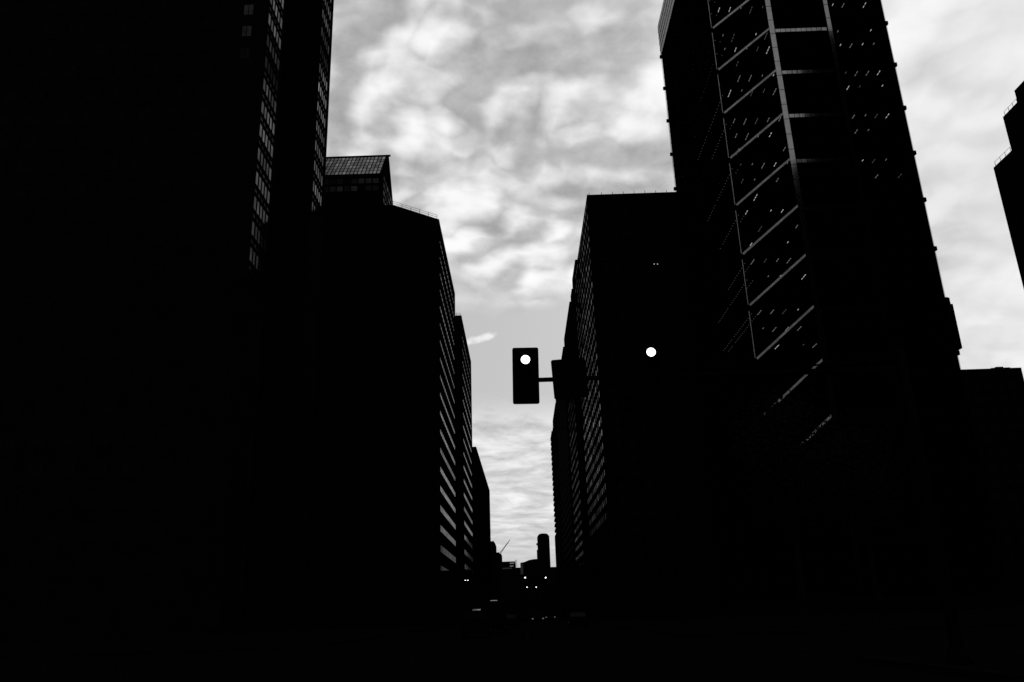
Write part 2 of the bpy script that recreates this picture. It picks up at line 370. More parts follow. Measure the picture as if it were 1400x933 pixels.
box(L4, 'roof_plant', 'dark_concrete', -62, -48, 175, 200, 88.4, 89.6)
def railing(t, pts, h, step, post='railing_post', rails=(0.5, 1.0), r=0.04):
    for (a, b) in zip(pts, pts[1:]):
        a, b = Vector(a), Vector(b); n = max(1, round((b - a).length / step))
        for i in range(n + 1):
            q = a.lerp(b, i / n); tubeobj(t, post, 'dull_frame', q, q + Vector((0, 0, h)), r * 1.3, n=6)
        for z in rails: tubeobj(t, 'rail', 'dull_frame', a + Vector((0, 0, h * z)), b + Vector((0, 0, h * z)), r, n=6)
railing(L4, [(-29.5, 161.1, 88.4), (-26.1, 161.1, 88.4), (-17.0, 168.4, 88.4)], 1.1, 2.4, rails=(0.55, 1.0))
front_windows(L4, 160.7, -70, -27, 8, 86, 3.0, 4.09, 2.2, 1.5)
L5 = ribbon_block('narrow-looking black block with thin ribbon windows, between chamfered block and windowless slab', [(-60, 240.0), (-16.5 - d, 240.0), (-16.5 - d, 289.5), (-60, 289.5)], -16.5, 242.3, 288.0, 91.4, 4.15, 10.2, 19, G, op=1.6, mull=4.5)
railing(L5, [(-19.2, 240.4, 91.4), (-16.9, 240.4, 91.4)], 0.9, 1.2)
t = thing('windowless_slab', 'plain black windowless slab block beyond the ribbon window blocks', 'office block', (-38, 380, 0))
xprism(t, 'wall', 'dark_concrete', ((315.5, 0), (450.5, 0), (450.5, 66.6), (315.5, 64.4)), -60, -16.5)
box(t, 'stair_head', 'dark_concrete', -30, -18.05, 315.8, 330, 64.3, 64.75)

# ------------------------------------------------------------------ right: braced tower
TX0, TX1, TY0, TY1 = 44.0, 81.1, 142.7, 192.4
BAY = 10.5; FL = 3.5; Z0 = 2.34; NB = 15; ROOF = Z0 + NB * BAY
t = R1 = thing('braced_tower', 'tall dark glass tower with pale diagonal braces, columns and beams', 'tower', (62, 167, 0))
colx = (TX0, TX0 + 12.62, TX0 + 24.85, TX1)
coly = [TY0 + i * (TY1 - TY0) / 4 for i in range(5)]
box(t, 'base', 'dark_stone', TX0, TX1, TY0, TY1, 0, Z0)
box(t, 'core', 'dark_concrete', 53, 72, 155, 182, Z0, ROOF - 0.5)
box(t, 'back_wall', 'dark_stone', TX0 + 0.3, TX1 - 0.1, TY1 - 0.5, TY1, Z0, ROOF)
box(t, 'back_wall', 'dark_stone', TX1 - 0.4, TX1, TY0 + 0.3, TY1 - 0.51, Z0, ROOF)
for i in range(NB * 3 - 2):
    z = Z0 + i * FL
    box(t, 'floor_slab', 'dark_concrete', TX0 + 0.12, TX1 - 0.45, TY0 + 0.12, TY1 - 0.55, z - 0.42, z)
box(t, 'roof', 'roofing', TX0 + 0.1, TX1 - 0.1, TY0 + 0.1, TY1 - 0.1, ROOF - 0.5, ROOF - 0.1)
for k in range(NB):
    za, zb = Z0 + k * BAY, Z0 + (k + 1) * BAY
    for b in range(3):
        if k < NB - 1: box(t, 'glass_pane', 'tower_glass', colx[b] + 0.02, colx[b + 1] - 0.02, TY0, TY0 + 0.03, za + 0.02, zb - 0.02)
    for b in range(4):
        if k < NB - 1: box(t, 'glass_pane', 'tower_glass', TX0, TX0 + 0.03, coly[b] + 0.02, coly[b + 1] - 0.02, za + 0.02, zb - 0.02)
# plant floors under the roof: louvred bands
for b in range(4):
    box(t, 'plant_louvre', 'louvre_metal', TX0 - 0.05, TX0 + 0.1, coly[b] + 0.05, coly[b + 1] - 0.05, ROOF - BAY + 0.3, ROOF)
    for s in range(1, 5): box(t, 'louvre_joint', 'dull_frame', TX0 - 0.12, TX0 - 0.05, coly[b] + 0.05, coly[b + 1] - 0.05, ROOF - BAY + s * 2.05, ROOF - BAY + s * 2.05 + 0.28)
for b in range(3): box(t, 'plant_louvre', 'louvre_metal', colx[b] + 0.05, colx[b + 1] - 0.05, TY0 - 0.05, TY0 + 0.1, ROOF - BAY + 0.3, ROOF)
# columns clad in pale metal, one cladding panel to a floor
for ci, w in ((1, 1.05), (2, 0.85)):
    for i in range(NB * 3):
        z = Z0 + i * FL + 1.6
        box(t, 'column_panel', 'pale_metal', colx[ci] - w / 2, colx[ci] + w / 2, TY0 - 0.30, TY0 - 0.04, z + 0.06, min(z + FL - 0.06, ROOF), rot=(random.uniform(-.004, .004), 0, random.uniform(-.006, .006)))
# corner angle, broken at every node
for k in range(NB - 1):
    za, zb = Z0 + k * BAY, Z0 + (k + 1) * BAY
    if k > 3: box(t, 'corner_trim', 'pale_paint', TX0 - 0.045, TX0 + 0.045, TY0 - 0.06, TY0 + 0.05, za + 0.3, zb - 1.0)
    for yy in coly[1:4]: box(t, 'side_column', 'dull_frame', TX0 - 0.2, TX0 - 0.02, yy - 0.25, yy + 0.25, za + 0.3, zb - 0.3)
    for (nx, ny) in ((TX1 - 0.1, TY0 + 0.1), (TX0 + 0.0, TY1 - 0.2)):
        box(t, 'node_plate', 'dull_frame', nx - 0.35, nx + 0.35, ny - 0.3, ny + 0.3, zb - 0.4, zb + 0.4)
    # beams across the middle bay
    n = 10; bw_ = (colx[2] - colx[1] - 1.3) / n
    for i in range(n):
        x = colx[1] + 0.65 + i * bw_
        box(t, 'beam_panel', 'pale_metal', x + 0.05, x + bw_ - 0.05, TY0 - 0.22, TY0 - 0.04, zb - 1.5, zb - 0.72, rot=(random.uniform(-.01, .01), 0, random.uniform(-.01, .01)))
    # diagonal brace of the corner bay, node to node
    dxb, dzb = colx[1] - 0.4 - TX0 - 0.25, BAY - 0.55
    ln = math.hypot(dxb, dzb); ang = math.atan2(dzb, dxb)
    if k < 2: continue
    o = box(t, 'brace', 'pale_paint', 0, ln, 0, 0.2, 0, 0.40, rot=(0, -ang, 0))
    o.location = Vector((TX0 + 0.25 + dxb / 2, TY0 - 0.16, za + 0.1 + dzb / 2)) - Vector(t.location)
# mechanical band with a chamfered foot on the far-side edge
prism(t, 'plant_band', 'dark_stone', ((TX1, TY0 - 0.1), (TX1 + 0.95, TY0 - 0.1), (TX1 + 0.95, TY0 + 20), (TX1, TY0 + 20)), 45.2, 53.9)
box(t, 'plant_band_ledge', 'dark_stone', TX1, TX1 + 0.6, TY0 - 0.05, TY0 + 20, 53.9, 55.2)
# ceiling lights that show through the glass
def light_strip(x, y, z, segs):
    bm = bmesh.new(); yy = y
    for i in range(segs): bbox(bm, x - 0.045, x + 0.045, yy, yy + 0.6, z - 0.05, z); yy += random.uniform(0.7, 1.0)
    return meshobj(R1, 'ceiling_light', random.choice(('ceiling_glow', 'dim_glow', 'dim_glow', 'faint_glow')), bm)
rl = random.Random(3)
for k in range(4, NB - 1):
    for fl_ in range(3):
        zc = Z0 + (k + 1) * BAY - 0.45 - fl_ * FL
        pr = (0.92, 0.8, 0.22)[fl_]
        for i in range(5):
            if rl.random() < pr: light_strip(TX0 + 2.7 + i * 2.35, 143.9, zc, rl.choice((1, 2, 3)))
        if k > 6:
            pr = (0.8, 0.6, 0.08)[fl_]
            for i in range(4):
                if rl.random() < pr and fl_ < 2: light_strip(colx[2] + 2.4 + i * 2.35, 143.9, zc, rl.choice((1, 2, 2)))
    for fl_ in (0, 1):
        zc = Z0 + (k + 1) * BAY - 0.45 - fl_ * FL
        if rl.random() < 0.75:
            bm = bmesh.new(); y = TY0 + 3.0; ye = y + rl.uniform(12, 26)
            while y < ye: bbox(bm, TX0 + 1.3, TX0 + 1.42, y, y + 0.14, zc - 0.05, zc); bbox(bm, TX0 + 2.5, TX0 + 2.62, y + 0.5, y + 0.64, zc - 0.05, zc); y += 1.2
            stuff(meshobj(t, 'ceiling_downlights', 'faint_glow', bm))

# ------------------------------------------------------------------ right: punched-window block with roof railing
RX = 22.0
t = R2 = thing('punched_window_block', 'flat-roofed block with rows of small windows and posts along its roof', 'office block', (45, 238, 0))
rd = 0.08; RY0, RY1, RH, RF = 205.7, 270.0, 113.4, 3.5
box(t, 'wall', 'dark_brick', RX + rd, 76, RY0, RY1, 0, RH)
NCOL = 14; cs = (RY1 - RY0 - 4) / NCOL; NROW = 26; zf = 24.0
box(t, 'wall_base', 'dark_brick', RX, RX + rd, RY0 + 0.01, RY1 - 0.01, 0, zf)
box(t, 'wall_top', 'dark_brick', RX, RX + rd, RY0 + 0.01, RY1 - 0.01, zf + NROW * RF - 0.9, RH - 0.01)
for c in range(NCOL + 1):
    y = RY0 + 2 + c * cs
    a, b = (RY0 + 0.01, y + 0.8) if c == 0 else ((y - 0.8, RY1 - 0.01) if c == NCOL else (y - 0.8, y + 0.8))
    box(t, 'pier', 'dark_brick', RX + 0.01, RX + rd, a, b, zf, zf + NROW * RF - 0.9)
for r in range(NROW - 1):
    box(t, 'spandrel', 'dark_brick', RX + 0.015, RX + rd, RY0 + 2.3, RY1 - 2.3, zf + r * RF + 1.65, zf + (r + 1) * RF)
rest = bmesh.new(); cnt = 0
cells = [(c, r) for c in range(NCOL) for r in range(NROW)]
cells.sort(key=lambda q: q[0] + abs(q[1]) * 0.45)
for c, r in cells:
    y = RY0 + 2 + c * cs; z = zf + r * RF
    dim = (0.12 + 0.88 * min(1.0, r / 7.0)) * (1.0 if r < 18 else max(0.2, 1 - (r - 18) * 0.09))  # reflection fade toward bottom and top rows, put into the pane colour
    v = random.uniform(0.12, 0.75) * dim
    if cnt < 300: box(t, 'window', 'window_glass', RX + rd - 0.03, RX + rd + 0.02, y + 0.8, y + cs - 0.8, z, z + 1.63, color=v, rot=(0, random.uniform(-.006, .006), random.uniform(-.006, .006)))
    elif random.random() < 0.75: bbox(rest, RX + rd - 0.03, RX + rd + 0.02, y + 0.8, y + cs - 0.8, z, z + 1.63)
    cnt += 1
o = stuff(meshobj(t, 'window_rows', 'window_glass', rest)); o.color = (0.22, 0.22, 0.22, 1)
box(t, 'parapet', 'dark_brick', RX - 0.1, 76, RY0 - 0.1, RY0 + 0.4, RH, RH + 0.35)
front_windows(t, RY0, RX + 2, 74, 8, 110, 3.4, 3.5, 1.6, 1.7)
for px in (805.6, 822.5, 837.5, 852.5, 867.3, 882, 897, 912):
    q = atY(px, 268, RY0 + 0.3); tubeobj(t, 'railing_post', 'dull_frame', (q.x, RY0 + 0.3, RH + 0.3), (q.x, RY0 + 0.3, RH + 1.25), 0.07, n=6)
for (px, py) in ((894.5, 361.3), (899, 361.3)):
    q = atY(px, py, RY0 - 0.06); box(t, 'lit_window', 'ceiling_glow', q.x - 0.12, q.x + 0.12, RY0 - 0.09, RY0 - 0.05, q.z - 0.08, q.z + 0.08)
# stepped block and slabs further on
t = thing('stepped_crown_block', 'block with small dim windows and a set-back crown, past the railed roof block', 'office block', (40, 318, 0))
box(t, 'wall', 'dark_brick', RX, 60, 297, 343, 0, 117.0)
box(t, 'crown', 'dark_brick', 25.2, 56, 297.3, 318, 117.0, 135.0); box(t, 'crown_step', 'dark_brick', 24.8, 56, 318, 327, 117.0, 131.0)
for c in range(10):
    for r in range(24):
        y = 299.5 + c * 4.3; z = 14 + r * 3.6
        if r % 24 < 20: box(t, 'window', 'window_glass', RX - 0.02, RX + 0.03, y, y + 2.6, z, z + 1.2, color=random.uniform(0.02, 0.25) * (0.35 if r > 15 else 1))
t = thing('long_dark_block', 'long black block between stepped crown block and balcony tower', 'office block', (45, 410, 0))
box(t, 'wall', 'dark_brick', RX, 66, 352, 445, 0, 116.5); box(t, 'penthouse', 'dark_brick', RX + 0.6, 50, 360, 400, 116.5, 118.5)
side_windows(t, RX, 354, 443, 8, 110, 4.2, 3.6, 1.8, 1.4)
t = thing('balcony_tower', 'dark apartment tower with a balcony at every floor edge', 'tower', (40, 490, 0))
box(t, 'wall', 'dark_concrete', RX + 0.2, 60, 455, 528, 0, 112.0); box(t, 'penthouse', 'dark_concrete', RX + 0.4, 56, 458, 505, 112.0, 117.0)
for i in range(22):
    z = 40 + i * 3.3
    box(t, 'balcony', 'dark_concrete', RX - 0.55, RX + 0.19, 505, 529.5, z, z + 1.3)
    box(t, 'balcony', 'dark_concrete', RX + 0.21, RX + 6, 528.01, 530.4, z, z + 1.3)
box(t, 'podium', 'dark_concrete', RX + 0.2, 70, 528.1, 534, 0, 39.0)
t = thing('narrow_far_block', 'lower black block past the balcony tower', 'office block', (45, 570, 0))
q = atY(762.5, 724, 545); q2_ = atY(764, 764, 545)
box(t, 'wall', 'dark_concrete', q.x, q.x + 40, 545, 600, 0, q.z); box(t, 'roof_plant', 'dark_concrete', q.x + 8, q.x + 20, 550, 580, q.z, q.z + 3)

# ------------------------------------------------------------------ right edge: stepped tower and low block
t = thing('stepped_tower', 'black tower with stepped shoulders across the side street from the braced tower', 'tower', (105, 90, 0))
box(t, 'wall', 'dark_stone', 80, 135, 40, 119.0, 0, 68.9)
box(t, 'shoulder', 'dark_stone', 80.01, 130, 40, 113.75, 68.9, 75.1)
box(t, 'shoulder', 'dark_stone', 80.02, 126, 40, 109.7, 75.1, 77.2)
box(t, 'unseen_shaft', 'dark_stone', 86, 122, 80, 98.0, 77.2, 152)  # upper masses out of view, shaped to darken reflections on the braced tower
box(t, 'unseen_shaft', 'dark_stone', 82, 122, 40, 79.99, 77.2, 122)
side_windows(t, 80, 44, 117, 8, 66, 3.2, 3.6, 1.6, 1.8)
railing(t, [(80.2, 118.6, 68.9), (80.2, 114.2, 68.9)], 0.9, 1.4, rails=(1.0,), r=0.03)
railing(t, [(80.2, 113.4, 75.1), (80.2, 110.0, 75.1)], 0.8, 1.1, rails=(1.0,), r=0.03)
t = thing('low_wide_block', 'low flat black block beyond the braced tower, with rooftop plant', 'office block', (120, 230, 0))
box(t, 'wall', 'dark_concrete', 95, 138.5, 215, 250, 0, 61.3)
box(t, 'roof_plant', 'dark_concrete', 131, 136.2, 216, 224, 61.3, 61.75); box(t, 'roof_plant', 'dark_concrete', 132.6, 134.6, 216.5, 220, 61.75, 62.15)
front_windows(t, 215, 96, 138, 6, 58, 3.4, 3.7, 1.8, 1.7)
t = thing('low_annex_block', 'black annex block behind the stepped tower', 'office block', (160, 240, 0))
box(t, 'wall', 'dark_concrete', 138.9, 200, 222, 260, 0, 50.0); box(t, 'parapet', 'dark_concrete', 138.8, 200, 221.7, 222.2, 50.0, 51.0)

# ------------------------------------------------------------------ far end of the street
def far_block(name, label, cat, Y, px0, px1, ptop, depth=30, m='dark_concrete', zb=0.0, extra=None):
    a = atY(px0, ptop, Y); b = atY(px1, ptop, Y)
    t = thing(name, label, cat, ((a.x + b.x) / 2, Y + depth / 2, 0))
    box(t, 'wall', m, a.x, b.x, Y, Y + depth, zb, (a.z + b.z) / 2)
    return t, a, b
t, a, b = far_block('slim_far_block', 'slim black block just past the windowless slab', 'office block', 520, 655, 676.6, 742.5)
box(t, 'parapet', 'dark_concrete', a.x, b.x - 0.6, 520.3, 540, a.z, a.z + 0.8)
t, a, b = far_block('crane_base_block', 'dark unfinished block under the tower crane', 'building', 640, 660, 685.2, 757.5)
box(t, 'roof_plant', 'dark_concrete', a.x + 2, b.x - 1.5, 642, 655, a.z, a.z + 0.9)
t, a, b = far_block('striped_far_block', 'low far block with two pale window bands beside the street gap', 'building', 760, 664, 704.3, 768.3)
for (pa, pb, y0, y1, v) in ((697, 703.3, 769.6, 771, 'louvre_metal'), (697, 702, 773.4, 774.8, 'louvre_metal'), (686.5, 700, 776.6, 778, 'far_pale')):
    u, w = atY(pa, y0, 759.9), atY(pb, y1, 759.9); box(t, 'window_band', v, u.x, w.x, 759.8, 759.98, w.z, u.z)
t, a, b = far_block('flat_far_block', 'flat black block closing the street under the two thin masts', 'building', 900, 640, 720, 777.2)
for px in (705.2, 706.8):
    q = atY(px, 777, 905); e = atY(px, 765.5, 905); tubeobj(t, 'mast', 'dull_frame', (q.x, 905, q.z - 1), (q.x, 905, e.z), 0.22, n=6)
t, a, b = far_block('pale_sided_far_block', 'dark far block with a paler end wall and sloped roof, left of the round-topped tower', 'building', 840, 711.3, 737, 770)
q, e = atY(711.4, 771, 839.9), atY(715.5, 785.5, 839.9); box(t, 'end_wall', 'far_pale', q.x, e.x, 839.7, 839.95, e.z, q.z)
bm = bmesh.new()
pts = [atY(*s, 845) for s in ((711.3, 769.8), (717, 768.6), (723, 766), (729, 764.8), (735, 764.4), (737, 769.8))]
va = [bm.verts.new(p_) for p_ in pts]; vb = [bm.verts.new(p_ + Vector((0, 18, 0))) for p_ in pts]
bm.faces.new(va); bm.faces.new(vb[::-1])
for i in range(len(pts)): j = (i + 1) % len(pts); bm.faces.new((va[i], va[j], vb[j], vb[i]))
bmesh.ops.recalc_face_normals(bm, faces=bm.faces); meshobj(t, 'roof', 'roofing', bm)
t, a, b = far_block('round_topped_tower', 'slim far tower with rounded top at the end of the street', 'tower', 1000, 734.6, 751.0, 734, 14)
bm = bmesh.new(); n = 9
cxm, rx = (a.x + b.x) / 2, (b.x - a.x) / 2; va = []; vb = []
for i in range(n):
    s = -1 + 2 * i / (n - 1); zz = a.z + 3.6 * (1 - abs(s) ** 4)
    va.append(bm.verts.new((cxm + rx * s, 1000, zz))); vb.append(bm.verts.new((cxm + rx * s, 1014, zz)))
bm.faces.new(va); bm.faces.new(vb[::-1])
for i in range(n): j = (i + 1) % n; bm.faces.new((va[i], va[j], vb[j], vb[i]))
bmesh.ops.recalc_face_normals(bm, faces=bm.faces); meshobj(t, 'rounded_top', 'dark_concrete', bm)
e = atY(733.4, 744, 1000); box(t, 'balcony', 'dark_concrete', e.x, a.x, 1001, 1006, e.z - 1.2, e.z + 1.0)
e = atY(734, 752, 1000); box(t, 'side_bay', 'dark_concrete', e.x, a.x, 1000.5, 1010, 0, e.z)
front_windows(t, 1000, a.x, b.x, 10, a.z - 4, 2.6, 3.6, 1.4, 1.6)
t, a, b = far_block('low_far_block', 'low black block right of the round-topped tower', 'building', 950, 737, 790, 775.2)
box(t, 'roof_plant', 'dark_concrete', a.x + 3, a.x + 11, 955, 965, a.z - 0.2, a.z + 0.4)

# tower crane
q, e = atY(684.4, 757, 660), atY(697.3, 738.2, 660)
t = thing('tower_crane', 'thin tower crane with raised jib above the far buildings', 'crane', (q.x, 660, 0))
bm = bmesh.new()
for sx in (-0.5, 0.5): tube(bm, (q.x - 3 + sx, 660, 0), (q.x - 3 + sx, 660, q.z), 0.14, n=5)
for i in range(20): tube(bm, (q.x - 3.5, 660, q.z * i / 20), (q.x - 2.5, 660, q.z * (i + 1) / 20), 0.09, n=5)
meshobj(t, 'mast', 'dull_frame', bm)
bm = bmesh.new(); dirv = (e - q); st = 12; up = Vector((-dirv.z, 0, dirv.x)).normalized() * 0.9
tube(bm, q, e, 0.22, 0.22, 6); tube(bm, q + up, e, 0.18, 0.18, 6)
for i in range(st): tube(bm, q + dirv * i / st, q + up * (1 - (i + .5) / st) + dirv * (i + 0.5) / st, 0.1, n=5)
meshobj(t, 'jib', 'dull_frame', bm)
box(t, 'cab', 'dull_frame', q.x - 4.4, q.x - 1.6, 659, 661, q.z - 2.2, q.z)

# ------------------------------------------------------------------ traffic signals on mast arms
def rounded_plate(p, name, m, x0, x1, z0, z1, y0, y1, r):
    bm = bmesh.new(); ring = []
    for (cx, cz, a0) in ((x1 - r, z1 - r, 0), (x0 + r, z1 - r, 90), (x0 + r, z0 + r, 180), (x1 - r, z0 + r, 270)):
        for i in range(5): a = math.radians(a0 + i * 22.5); ring.append((cx + r * math.cos(a), cz + r * math.sin(a)))
    A = [bm.verts.new((x, y0, z)) for x, z in ring]; B = [bm.verts.new((x, y1, z)) for x, z in ring]
    bm.faces.new(A); bm.faces.new(B[::-1])
    for i in range(len(ring)): j = (i + 1) % len(ring); bm.faces.new((A[i], B[i], B[j], A[j]))
    bmesh.ops.recalc_face_normals(bm, faces=bm.faces); return meshobj(p, name, m, bm, base=False)
def disc(p, name, m, x, y, z, r, bulge=0.03):
    bm = bmesh.new(); rings = [[bm.verts.new((x + r * k * math.cos(a), y - bulge * (1 - k * k), z + r * k * math.sin(a))) for a in (2 * math.pi * i / 24 for i in range(24))] for k in (1.0, 0.66, 0.33)]
    c = bm.verts.new((x, y - bulge, z))
    for A, B in zip(rings, rings[1:]):
        for i in range(24): j = (i + 1) % 24; bm.faces.new((A[i], A[j], B[j], B[i]))
    for i in range(24): bm.faces.new((rings[-1][i], rings[-1][(i + 1) % 24], c))
    bmesh.ops.recalc_face_normals(bm, faces=bm.faces); return meshobj(p, name, m, bm, True, base=False)
def make_signal(label, loc):
    """three-lens head; local origin at the centre of the lit top lens"""
    t = thing('traffic_signal', label, 'traffic light', loc, 'traffic signal heads hung on mast arms')
    rounded_plate(t, 'backplate', 'black_metal', -0.305, 0.305, -1.05, 0.305, 0.02, 0.035, 0.045)
    for i in range(3):
        zc = -i * 0.37
        h = rounded_plate(t, 'housing', 'black_metal', -0.175, 0.175, zc - 0.178, zc + 0.178, -0.02, 0.22, 0.03)
        disc(h, 'lens', 'signal_light' if i == 0 else 'black_metal', 0, -0.022, zc, 0.105)
        bm = bmesh.new(); n = 20
        for r_ in (0.150, 0.143):
            pass
        A = []; B = []
        for i_ in range(n + 1):
            a = math.radians(-25 + 230 * i_ / n); A.append((math.cos(a), math.sin(a)))
        for (ro, y0, y1) in ((0.150, -0.02, -0.22), (0.143, -0.02, -0.22)):
            V0 = [bm.verts.new((ro * c_, y0, zc + ro * s_)) for c_, s_ in A]; V1 = [bm.verts.new((ro * c_, y1 + 0.09 * (1 - s_) / 2, zc + ro * s_)) for c_, s_ in A]
            for i_ in range(n): bm.faces.new((V0[i_], V0[i_ + 1], V1[i_ + 1], V1[i_]))
        meshobj(h, 'visor', 'black_metal', bm, True, base=False)
    box_ = bpy.data.objects.new('bracket', unit_mesh('black_metal')); COL.objects.link(box_); box_.parent = t; box_.location = (0, 0.22, -0.49); box_.scale = (0.10, 0.30, 0.16)
    return t
def make_mast(label, y, x_tip, x_pole, z):
    t = thing('signal_mast', label, 'mast', (x_pole, y, 0), 'mast arms carrying traffic signals')
    tubeobj(t, 'arm', 'black_metal', (x_tip, y + 0.38, z), (x_pole, y + 0.38, z - 0.02), 0.052, 0.075, 12)
    tubeobj(t, 'pole', 'black_metal', (x_pole, y + 0.38, 0.13), (x_pole, y + 0.38, z + 0.5), 0.14, 0.10, 14)
    tubeobj(t, 'pole_base', 'black_metal', (x_pole, y + 0.38, 0.13), (x_pole, y + 0.38, 0.45), 0.26, 0.2, 14)
    tubeobj(t, 'pole_cap', 'black_metal', (x_pole, y + 0.38, z + 0.5), (x_pole, y + 0.38, z + 0.6), 0.12, 0.03, 12)
    tubeobj(t, 'stay', 'black_metal', (x_pole - 3.0, y + 0.38, z), (x_pole, y + 0.38, z + 0.42), 0.02, 0.02, 8)
    return t
p1 = atY(718.4, 492.2, 18.0); p2 = atY(890, 482, 18.0); pa = atY(745, 519.4, 18.38)
make_mast('mast and long arm carrying the large square sign between two signal heads', 18.0, p1.x + 0.05, 9.1, pa.z)
s1 = make_signal('lit three-lens signal head at the arm tip, outlined against sky', p1); s1.rotation_euler = (0, 0.018, 0)
s2 = make_signal('lit three-lens signal head between the square sign and the mast pole', p2); s2.rotation_euler = (0, 0.01, 0)
sg = thing('square_sign', 'square black sign panel hung on the mast arm between two signal heads', 'sign', atY(779, 517.5, 18.1))
rounded_plate(sg, 'panel', 'black_metal', -0.40, 0.40, -0.475, 0.475, 0.0, 0.02, 0.05)
rounded_plate(sg, 'rim', 'dull_frame', -0.385, 0.385, -0.46, 0.46, -0.006, -0.002, 0.045)
for zz in (-0.12, 0.12):
    o = bpy.data.objects.new('bracket', unit_mesh('black_metal')); COL.objects.link(o); o.parent = sg; o.location = (0, 0.13, zz); o.scale = (0.5, 0.22, 0.04)
sg.rotation_euler = (0, -0.045, 0)
for (Y, pts_, lab) in ((131.0, ((718, 790), (746, 790)), 'at the second crossing'), (190.0, ((720.5, 803), (733, 803)), 'at the third crossing')):
    zs = [atY(*p_, Y) for p_ in pts_]
    make_mast('small far mast arm with two lit heads ' + lab, Y, zs[0].x, 9.1, zs[0].z - 0.49)
    make_signal('small lit far signal head on the arm tip ' + lab, zs[0]); make_signal('small lit far signal head midway on the arm ' + lab, zs[1])

# ------------------------------------------------------------------ street lamps
def make_lamp(label, x, y, side):
    t = thing('street_lamp', label, 'street lamp', (x, y, 0), 'street lamps along the pavements')
    tubeobj(t, 'pole', 'black_metal', (x, y, 0.13), (x, y, 8.6), 0.11, 0.07, 10); tubeobj(t, 'base', 'black_metal', (x, y, 0.13), (x, y, 0.7), 0.2, 0.17, 10)
    for s in (-1, 1):
        tubeobj(t, 'arm', 'black_metal', (x, y, 8.5), (x + s * 0.55, y, 8.95), 0.04, 0.035, 8)
        hd = box(t, 'lamp_head', 'black_metal', x + s * 0.18, x + s * 0.75, y - 0.14, y + 0.14, 8.95, 9.1)
        m_ = box(t, 'lens', 'lamp_glow', x + s * 0.15, x + s * 0.42, y - 0.16, y + 0.1, 8.86, 8.949)
    return t
q = atX(638, 795.5, -12.4)
make_lamp('twin-headed street lamp, lit, on the pavement below the chamfered block', q.x, q.y, 1)

# ------------------------------------------------------------------ vehicles
def car_profile(kind):
    if kind == 'van': return [(-2.6, .35), (-2.6, 1.0), (-2.55, 2.35), (-2.35, 2.45), (1.2, 2.45), (1.5, 2.3), (2.1, 1.35), (2.75, 1.15), (2.85, .8), (2.85, .35)], [(1.28, 2.2), (1.5, 2.12), (2.0, 1.4), (1.2, 1.35)], 1.0
    if kind == 'suv': return [(-2.35, .4), (-2.4, .9), (-2.3, 1.2), (-2.1, 1.66), (-1.8, 1.74), (0.3, 1.73), (1.05, 1.16), (2.15, 1.02), (2.35, .8), (2.35, .4)], [(-1.95, 1.6), (-1.75, 1.66), (0.2, 1.65), (0.85, 1.16), (-2.05, 1.18)], .94
    return [(-2.25, .35), (-2.3, .75), (-2.2, .98), (-1.6, 1.02), (-1.0, 1.40), (-.6, 1.46), (.25, 1.44), (1.0, 1.0), (2.05, .86), (2.25, .65), (2.25, .35)], [(-1.45, 1.03), (-.95, 1.35), (-.6, 1.40), (.2, 1.38), (.82, 1.02)], .90
